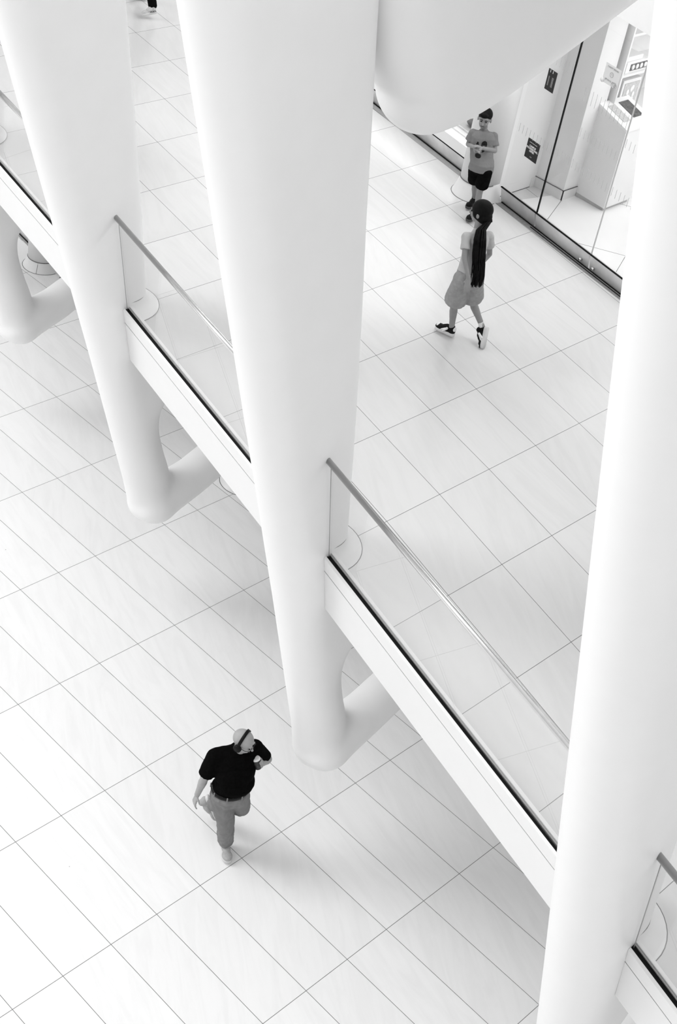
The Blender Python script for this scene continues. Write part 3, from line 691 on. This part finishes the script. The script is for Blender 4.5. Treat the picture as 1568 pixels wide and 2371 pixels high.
e1 = J['shR'] + (J['elR'] - J['shR']) * .86; capsule(bm, J['shR'], e1 - (J['elR'] - J['shR']) * .18, .083, .074)
e2 = J['shL'] + (J['elL'] - J['shL']) * .62; capsule(bm, J['shL'], e2, .082, .068)
def sleeve_end(bm, a, b, ra, rb, n=20):
    d, s, t = frame(a, b); loft(bm, [[p + (s * math.cos(2 * PI * i / n) + t * math.sin(2 * PI * i / n)) * r for i in range(n)] for p, r in ((a, ra), (b, rb))])
sleeve_end(bm, J['shR'] + (J['elR'] - J['shR']) * .3, e1, .080, .076); sleeve_end(bm, J['shL'] + (J['elL'] - J['shL']) * .3, e2 + (J['elL'] - J['shL']) * .18, .078, .070)
fuse('polo_shirt', bm, M['polo'], man, .008, 6, .004, 12)
bm = bmesh.new(); n_ = J['neck'] + V((0, 0, .005)); 
pts = [n_ + (A_b[0] * math.cos(a) + A_b[1] * math.sin(a)) * .070 + V((0, 0, .012 * math.sin(a))) for a in [2 * PI * k / 24 for k in range(25)]]; tube(bm, pts, .014, 8)
rel(obj('collar', bm, M['polo']), man)
bm = bmesh.new(); c = J['pelvis'] + V((0, 0, .055))
ring = [[c + A_b[0] * .184 * s_ * math.cos(a) + A_b[1] * .158 * s_ * math.sin(a) + V((0, 0, h)) for a in [2 * PI * k / 32 for k in range(32)]] for h, s_ in ((-.02, 1.0), (-.018, 1.03), (.018, 1.03), (.02, 1.0))]
loft(bm, ring, cap=False); rel(obj('belt', bm, M['plastic_black']), man)
for k in range(8):
    a = 2 * PI * k / 8 + .3; q = c + A_b[0] * .192 * math.cos(a) + A_b[1] * .165 * math.sin(a); bm = bmesh.new(); capsule(bm, q + V((0, 0, -.024)), q + V((0, 0, .022)), .007, .007, 8, 2); rel(obj('belt_loop', bm, M['chino']), man)
bm = bmesh.new()
ellipsoid(bm, J['pelvis'] + V((0, 0, -.01)), (.190, .165, .10), A_b); ellipsoid(bm, (J['hipR'] + J['hipL']) / 2 + V((0, 0, -.01)), (.165, .135, .12), A_b)
chain(bm, [J['hipR'] + V((.01, 0, 0)), J['kneeR'], J['ankR'] + V((0, 0, .06))], [.112, .090, .078]); chain(bm, [J['hipL'], J['kneeL'], J['ankL'] + (J['kneeL'] - J['ankL']) * .12], [.112, .090, .074])
capsule(bm, J['kneeR'] * .5 + J['ankR'] * .5, J['ankR'] + V((-.012, -.012, .045)), .086, .080)
fuse('trousers', bm, M['chino'], man, .007, 5, .011, 15)
shoe(man, J['heelR'], J['toeR'] + (J['toeR'] - J['heelR']) * .22, (0, 0, 1), .108, M['shoe_grey'], M['sole_white'], M['shoe_grey'], label='light grey mesh running shoe on the floor')
shoe(man, (7.385, 6.700, .36), (7.455, 6.560, .085), (-.50, .62, .42), .105, M['shoe_grey'], M['sole_white'], M['shoe_grey'], label='light grey running shoe lifted behind him')
# headphones, glasses, cup: worn or held
hp = thing('headphones', 'black over-ear headphones worn by the bald man', 'headphones', tuple(J['head']))
s = 1.12
bm = bmesh.new(); rr = [P(.092 * math.sin(a), -.012 * math.cos(a) - .006, .122 * math.cos(a) - .003) for a in [-1.75 + 3.5 * k / 24 for k in range(25)]]
rings = []
for i, p in enumerate(rr):
    a_ = rr[max(i - 1, 0)]; b_ = rr[min(i + 1, 24)]; d = (b_ - a_).normalized(); y = A[1]; nrm = d.cross(y).normalized()
    rings.append([p + y * .015 + nrm * .005, p - y * .015 + nrm * .005, p - y * .015 - nrm * .005, p + y * .015 - nrm * .005])
loft(bm, rings); rel(obj('headband', bm, M['plastic_black']), hp)
for q in (-1, 1):
    bm = bmesh.new(); tube(bm, [P(q * .074, -.004, -.012), P(q * .084, -.004, -.012), P(q * .100, -.004, -.012), P(q * .106, -.004, -.012)], [.036, .041, .039, .026], 24); rel(obj('ear_cup', bm, M['plastic_black']), hp)
gl = thing('spectacles', 'thin-rimmed spectacles on the bald man\'s nose', 'glasses', tuple(P(0, .1, 0)))
for q in (-1, 1):
    bm = bmesh.new(); tube(bm, [P(q * .033 + .023 * math.cos(a), .094 - .004 * abs(math.cos(a)), .003 + .017 * math.sin(a)) for a in [2 * PI * k / 20 for k in range(21)]], .0022, 6); rel(obj('rim', bm, M['lens']), gl)
    bm = bmesh.new(); tube(bm, [P(q * .056, .090, .006), P(q * .079, .055, .006), P(q * .082, .0, .004)], .0026, 6); rel(obj('temple', bm, M['plastic_black']), gl)
bm = bmesh.new(); tube(bm, [P(-.012, .100, .004), P(.012, .100, .004)], .002, 6); rel(obj('bridge', bm, M['lens']), gl)
cp = thing('coffee_cup', 'dark paper coffee cup with white lid in the bald man\'s hand', 'cup', tuple(CB))
bm = bmesh.new(); tube(bm, [CB, CB + ca * .11], [.029, .040], 28); rel(obj('cup_body', bm, M['cup']), cp)
bm = bmesh.new(); tube(bm, [CB + ca * .108, CB + ca * .113, CB + ca * .120, CB + ca * .126, CB + ca * .1265], [.0425, .0435, .040, .038, .030], 28); rel(obj('lid', bm, M['paper']), cp)

# ---- girl with the long ponytail
J = dict(toeL=(10.795, 7.725, 4.225), heelL=(10.845, 7.505, 4.222), ankL=(10.839, 7.550, 4.285), kneeL=(10.768, 7.538, 4.60), hipL=(10.615, 7.415, 4.965), hipR=(10.735, 7.345, 4.965), kneeR=(10.975, 7.490, 4.62), ankR=(11.030, 7.312, 4.37),
         pelvis=(10.665, 7.382, 5.03), chest=(10.775, 7.460, 5.29), neck=(10.812, 7.500, 5.45), head=(10.852, 7.546, 5.595), shL=(10.655, 7.505, 5.40), shR=(10.912, 7.425, 5.385), elL=(10.575, 7.410, 5.235), wrL=(10.545, 7.292, 5.09), haL=(10.510, 7.255, 5.01), elR=(10.985, 7.420, 5.17), wrR=(10.880, 7.420, 5.08), haR=(10.835, 7.445, 5.06))
J = {k: V(v) for k, v in J.items()}
girl = thing('person', 'girl striding, with a very long dark ponytail, pale T-shirt and loose pale shorts', 'person', (10.9, 7.45, UP))
r_b = (J['shR'] - J['shL']); r_b.z = 0; r_b.normalize(); A_b = (r_b, V((-r_b.y, r_b.x, 0)), V((0, 0, 1))); fg = A_b[1]
bm = bmesh.new(); P, A = head(bm, J['head'], (-.30, .92, -.1), 1.04)
chain(bm, [J['neck'] - V((0, 0, .04)), J['neck'] + (J['head'] - J['neck']) * .5], [.043, .040])
ellipsoid(bm, J['chest'], (.100, .066, .12), A_b); capsule(bm, J['pelvis'], J['chest'], .070, .066); ellipsoid(bm, J['pelvis'], (.11, .08, .08), A_b); capsule(bm, J['shL'], J['shR'], .036, .036)
chain(bm, [J['shL'], J['elL'], J['wrL']], [.036, .028, .019]); chain(bm, [J['shR'], J['elR'], J['wrR']], [.036, .028, .019])
chain(bm, [J['hipL'], J['kneeL'], J['ankL']], [.066, .041, .027]); chain(bm, [J['hipR'], J['kneeR'], J['ankR']], [.066, .041, .027])
for a, b in (('kneeL', 'ankL'), ('kneeR', 'ankR')): capsule(bm, J[a] * .75 + J[b] * .25, J[a] * .5 + J[b] * .5, .042, .036)
hand(bm, J['wrL'], J['haL'], (.6, .3, 0), .28, .86, (0, 1, 0)); hand(bm, J['wrR'], J['haR'], (0, 0, -1), .5, .86, (-.3, 1, 0))
fuse('body', bm, M['skin'], girl, .005, 5); face_parts(girl, P, A, 1.04)
bm = bmesh.new(); pm = (J['chest'] + J['pelvis']) / 2
def torso(bm, secs, A_, n=32):
    rings = []
    for c, rx, ry in secs: rings.append([c + A_[0] * rx * math.cos(2 * PI * k / n) + A_[1] * ry * math.sin(2 * PI * k / n) for k in range(n)])
    loft(bm, rings)
ch, pv = J['chest'], J['pelvis']
torso(bm, [(pv + V((0, 0, -.02)), .130, .100), (pv + V((0, 0, .06)), .126, .096), (pm, .122, .092), (ch - V((0, 0, .02)), .128, .092), (ch + V((0, 0, .07)), .130, .085), (ch + V((0, 0, .115)), .110, .066), (ch + V((0, 0, .145)), .062, .055)], A_b)
capsule(bm, J['shL'] + r_b * .012, J['shR'] - r_b * .012, .044, .044); capsule(bm, J['neck'] - V((0, 0, .06)), J['neck'] - V((0, 0, .03)), .066, .052)
for a, b in (('shL', 'elL'), ('shR', 'elR')):
    capsule(bm, J[a], J[a] * .7 + J[b] * .3, .049, .047); sleeve_end(bm, J[a] * .8 + J[b] * .2, J[a] * .42 + J[b] * .58, .046, .052)
fuse('t_shirt', bm, M['tee_light'], girl, .006, 9, .005, 16)
bm = bmesh.new(); torso(bm, [(pv + V((0, 0, -.10)), .135, .105), (pv + V((0, 0, .0)), .136, .106), (pv + V((0, 0, .07)), .128, .100)], A_b)
for a, b in (('hipL', 'kneeL'), ('hipR', 'kneeR')):
    e = J[a] * .22 + J[b] * .78; q = J[a] + V((0, 0, .04)); capsule(bm, q, e * .3 + q * .7, .085, .088); sleeve_end(bm, q * .75 + e * .25, e, .088, .118)
fuse('shorts', bm, M['shorts_light'], girl, .0065, 5, .005, 20)
# hair: cap plus ponytail
bm = bmesh.new(); ellipsoid(bm, P(0, -.018, .032), (.091, .107, .099), A, 28); ellipsoid(bm, P(0, -.035, -.03), (.081, .086, .081), A, 24)
for q in (-1, 1): ellipsoid(bm, P(q * .055, .0, -.0), (.03, .06, .06), A, 16)
hr = fuse('hair', bm, M['hair'], girl, .006, 4)
tie = P(0, -.10, -.055)
PONY = [tie, V((10.745, 7.420, 5.49)), V((10.695, 7.370, 5.42)), V((10.690, 7.345, 5.31)), V((10.683, 7.312, 5.19)), V((10.663, 7.275, 5.08)), V((10.633, 7.245, 5.00))]
bm = bmesh.new(); base = PONY
wd = [.016, .050, .066, .070, .070, .074, .076]
for k in range(120):
    a = random.uniform(0, 2 * PI); q = math.sqrt(random.random()); ln = random.choice((4, 5, 6, 6, 6, 6)); jit = random.uniform(-.3, .3)
    pts = []
    for i in range(ln + 1):
        off = (V((.67, -.30, 0)) * math.cos(a + jit * i * .35) * 1.35 + V((.3, .6, 0)) * math.sin(a + jit * i * .35) * .6) * wd[i] * q
        pts.append(base[i] + off + V((0, 0, random.uniform(-.012, .012))))
    n = len(pts); pts2 = []
    for i in range(n - 1):
        for t_ in (0, .5): pts2.append(pts[i].lerp(pts[i + 1], t_))
    pts2.append(pts[-1]); m_ = len(pts2)
    tube(bm, pts2, [.0085 * (1 - .75 * (i / (m_ - 1)) ** 2) for i in range(m_)], 6)
pt = obj('ponytail', bm, M['hair']); rel(pt, girl)
bm = bmesh.new(); tube(bm, [tie + V((.004 * 0, 0, .012)), tie + V((.003, -.008, -.014))], .021, 14); rel(obj('hair_tie', bm, M['plastic_black']), girl)
shoe(girl, J['heelL'], J['toeL'], (0, 0, 1), .090, M['shoe_black'], M['sole_white'], M['shoe_black'], swoosh=True, sole_h=.032, label='black and white trainer planted on the floor')
shoe(girl, (11.050, 7.262, 4.395), (10.958, 7.190, 4.205), (-.35, .66, -.42), .090, M['shoe_black'], M['sole_white'], M['shoe_black'], swoosh=True, sole_h=.032, label='black and white trainer pushing off on its toe')
bm = bmesh.new(); tube(bm, [J['ankR'] + V((0, 0, -.01)), J['ankR'] * .8 + J['kneeR'] * .2], .030, 14); rel(obj('sock', bm, M['shoe_white']), girl)

# ---- boy by the pier
J = dict(toe1=(13.195, 9.378, 4.225), heel1=(13.405, 9.432, 4.222), ank1=(13.365, 9.425, 4.285), toe2=(12.945, 9.155, 4.225), heel2=(13.155, 9.200, 4.222), ank2=(13.120, 9.190, 4.285), knee1=(13.160, 9.320, 4.57), knee2=(13.085, 9.180, 4.57), hip1=(12.960, 9.225, 4.84), hip2=(12.985, 9.090, 4.84),
         pelvis=(12.975, 9.160, 4.90), chest=(13.035, 9.270, 5.14), neck=(13.075, 9.310, 5.275), head=(13.060, 9.325, 5.395), sh1=(12.985, 9.385, 5.215), sh2=(13.155, 9.215, 5.215), el2=(13.130, 9.140, 5.08), wr2=(12.905, 9.150, 5.150), ha2=(12.850, 9.185, 5.170), el1=(12.955, 9.400, 5.08), wr1=(12.855, 9.230, 5.140), ha1=(12.845, 9.170, 5.145))
J = {k: V(v) for k, v in J.items()}
boy = thing('person', 'boy in grey printed T-shirt and black shorts, hands together, by the flared pier', 'person', (13.2, 9.3, UP))
r_b = (J['sh1'] - J['sh2']); r_b.z = 0; r_b.normalize(); A_b = (r_b, V((-r_b.y, r_b.x, 0)), V((0, 0, 1))); ff = V((-.78, -.55, 0)).normalized()
bm = bmesh.new(); P, A = head(bm, J['head'], (-.80, -.50, -.12), .95)
chain(bm, [J['neck'] - V((0, 0, .04)), J['neck'] + (J['head'] - J['neck']) * .5], [.042, .038])
ellipsoid(bm, J['chest'], (.12, .075, .13), A_b); ellipsoid(bm, (J['chest'] + J['pelvis']) / 2, (.105, .07, .12), A_b); ellipsoid(bm, J['pelvis'], (.11, .085, .08), A_b); capsule(bm, J['sh1'], J['sh2'], .036, .036)
chain(bm, [J['sh1'], J['el1'], J['wr1']], [.034, .027, .019]); chain(bm, [J['sh2'], J['el2'], J['wr2']], [.034, .030, .020])
chain(bm, [J['hip1'], J['knee1'], J['ank1']], [.06, .038, .026]); chain(bm, [J['hip2'], J['knee2'], J['ank2']], [.06, .038, .026])
for a, b in (('knee1', 'ank1'), ('knee2', 'ank2')): capsule(bm, J[a] * .75 + J[b] * .25, J[a] * .5 + J[b] * .5, .038, .033)
hand(bm, J['wr2'], J['ha2'], (0, 0, -1), .35, .82, (-.5, -.5, 1)); hand(bm, J['wr1'], J['ha1'], (.5, 0, -.8), .4, .82, (-1, 0, 0))
fuse('body', bm, M['skin'], boy, .005, 5); face_parts(boy, P, A, .95)
bm = bmesh.new(); ch, pv = J['chest'], J['pelvis']; pm = (ch + pv) / 2
torso(bm, [(pv + V((0, 0, -.035)), .146, .112), (pv + V((0, 0, .05)), .140, .106), (pm, .136, .102), (ch, .138, .098), (ch + V((0, 0, .07)), .136, .085), (ch + V((0, 0, .11)), .110, .066), (ch + V((0, 0, .14)), .062, .055)], A_b)
capsule(bm, J['sh1'] - r_b * .005, J['sh2'] + r_b * .005, .046, .046); capsule(bm, J['neck'] - V((0, 0, .06)), J['neck'] - V((0, 0, .03)), .066, .054)
for a, b in (('sh1', 'el1'), ('sh2', 'el2')):
    capsule(bm, J[a], J[a] * .7 + J[b] * .3, .050, .048); sleeve_end(bm, J[a] * .8 + J[b] * .2, J[a] * .32 + J[b] * .68, .048, .055)
ts = fuse('t_shirt', bm, [M['tee_grey'], M['print']], boy, .005, 5, .004, 18)
cpr = J['chest'] + ff * .09
for pl in ts.data.polygons:
    c = pl.center - cpr; x = c.dot(r_b); z = c.z
    if c.dot(ff) > -.05:
        d_ = lambda ax, az, rx, rz: ((x - ax) / rx) ** 2 + ((z - az) / rz) ** 2 < 1
        if (d_(-.030, .020, .034, .040) or d_(-.005, -.035, .040, .030) or d_(.045, .0, .014, .04) or d_(.02, -.10, .034, .025) or d_(-.06, -.02, .03, .018)) and not d_(-.03, .005, .022, .005): pl.material_index = 1
bm = bmesh.new(); ellipsoid(bm, J['pelvis'] + V((0, 0, -.01)), (.122, .100, .08), A_b)
for a, b in (('hip1', 'knee1'), ('hip2', 'knee2')):
    e = J[a] * .36 + J[b] * .64; capsule(bm, J[a] + V((0, 0, .02)), J[a] * .6 + e * .4, .078, .080); sleeve_end(bm, J[a] * .8 + e * .2, e, .078, .084)
fuse('shorts', bm, M['blackcloth'], boy, .0065, 5, .003, 18)
bm = bmesh.new(); ellipsoid(bm, P(0, -.022, .050), (.080, .092, .078), A, 28); ellipsoid(bm, P(0, -.05, .0), (.068, .055, .07), A, 20); ellipsoid(bm, P(.01, .055, .074), (.052, .036, .030), A, 18)
fuse('hair', bm, M['hair'], boy, .005, 3)
for h, t in (('heel1', 'toe1'), ('heel2', 'toe2')): shoe(boy, J[h], J[t], (0, 0, 1), .085, M['shoe_black'], M['sole_dark'], M['shoe_grey'])
for a, b in (('ank1', 'knee1'), ('ank2', 'knee2')):
    bm = bmesh.new(); tube(bm, [J[a] - V((0, 0, .02)), J[a] * .82 + J[b] * .18], .031, 14); rel(obj('sock', bm, M['blackcloth']), boy)

# ---- passer-by at the top edge (only the feet are in the picture)
J = dict(ankR=(13.600, 15.760, 4.33), kneeR=(13.655, 15.98, 4.70), hipR=(13.70, 16.10, 5.12), ankL=(13.88, 16.40, 4.29), kneeL=(13.72, 16.22, 4.70), hipL=(13.62, 16.22, 5.12), pelvis=(13.66, 16.16, 5.2), chest=(13.66, 16.18, 5.52), neck=(13.65, 16.18, 5.70), head=(13.64, 16.18, 5.84), shR=(13.76, 16.02, 5.62), shL=(13.54, 16.34, 5.62), elR=(13.82, 15.98, 5.35), wrR=(13.76, 16.0, 5.12), elL=(13.50, 16.40, 5.35), wrL=(13.44, 16.36, 5.12))
SHIFT = V((-.0895, -.159, 0)); J = {k: V(v) + SHIFT for k, v in J.items()}
pb = thing('person', 'passer-by in black trousers and pale running shoes, cut off by the top edge', 'person', (13.65, 16.0, UP))
r_b = (J['shR'] - J['shL']); r_b.z = 0; r_b.normalize(); A_b = (r_b, V((-r_b.y, r_b.x, 0)), V((0, 0, 1)))
bm = bmesh.new(); P, A = head(bm, J['head'], (-.6, .8, 0), 1.0); chain(bm, [J['neck'], J['head']], [.05, .045]); ellipsoid(bm, J['chest'], (.15, .1, .17), A_b); ellipsoid(bm, J['pelvis'], (.14, .1, .12), A_b)
chain(bm, [J['pelvis'], J['chest']], [.12, .12]); capsule(bm, J['shR'], J['shL'], .05, .05)
for a, b, c in (('shR', 'elR', 'wrR'), ('shL', 'elL', 'wrL')): chain(bm, [J[a], J[b], J[c]], [.045, .035, .025])
for a, b, c in (('hipR', 'kneeR', 'ankR'), ('hipL', 'kneeL', 'ankL')): chain(bm, [J[a], J[b], J[c]], [.075, .05, .034])
hand(bm, J['wrR'], J['wrR'] + V((0, 0, -.08)), (-.7, .7, 0), .3, .95, (-.5, .5, 0)); hand(bm, J['wrL'], J['wrL'] + V((0, 0, -.08)), (.7, -.7, 0), .3, .95, (-.5, .5, 0))
fuse('body', bm, M['skin'], pb, .006, 5); face_parts(pb, P, A, 1.0)
bm = bmesh.new(); ellipsoid(bm, J['chest'], (.175, .125, .18), A_b); chain(bm, [J['pelvis'], J['chest']], [.145, .145]); capsule(bm, J['shR'], J['shL'], .062, .062)
for a, b in (('shR', 'elR'), ('shL', 'elL')): capsule(bm, J[a], J[a] * .4 + J[b] * .6, .06, .055)
fuse('t_shirt', bm, M['tee_grey'], pb, .01, 5)
bm = bmesh.new(); ellipsoid(bm, J['pelvis'], (.155, .12, .12), A_b)
for a, b, c in (('hipR', 'kneeR', 'ankR'), ('hipL', 'kneeL', 'ankL')): chain(bm, [J[a], J[b], J[c] * .88 + J[b] * .12], [.09, .07, .062])
fuse('trousers', bm, M['blackcloth'], pb, .008, 5, .004, 16)
bm = bmesh.new(); ellipsoid(bm, P(0, -.02, .04), (.085, .1, .09), A); fuse('hair', bm, M['hair'], pb, .008, 3)
s1 = shoe(pb, V((13.645, 15.735, 4.285)) + SHIFT, V((13.455, 15.815, 4.235)) + SHIFT, (.1, 0, 1), .095, M['shoe_pale'], M['sole_white'], M['shoe_black'], sole_h=.036)
shoe(pb, (13.86, 16.16, 4.225), (13.68, 16.32, 4.225), (0, 0, 1), .095, M['shoe_pale'], M['sole_white'], M['shoe_black'], sole_h=.036)
q = V((13.560, 15.708, 4.318)) + SHIFT; xr = V((.90, -.38, .18)).normalized(); nn = V((-.40, -.85, .25)).normalized(); yy = nn.cross(xr).normalized(); nn = xr.cross(yy)
tm = text_mesh('shoe_lettering', 'HOKA', .031, Matrix(((xr.x, yy.x, nn.x, q.x), (xr.y, yy.y, nn.y, q.y), (xr.z, yy.z, nn.z, q.z), (0, 0, 0, 1))), M['ink'], bold=.001)
tm.parent = s1
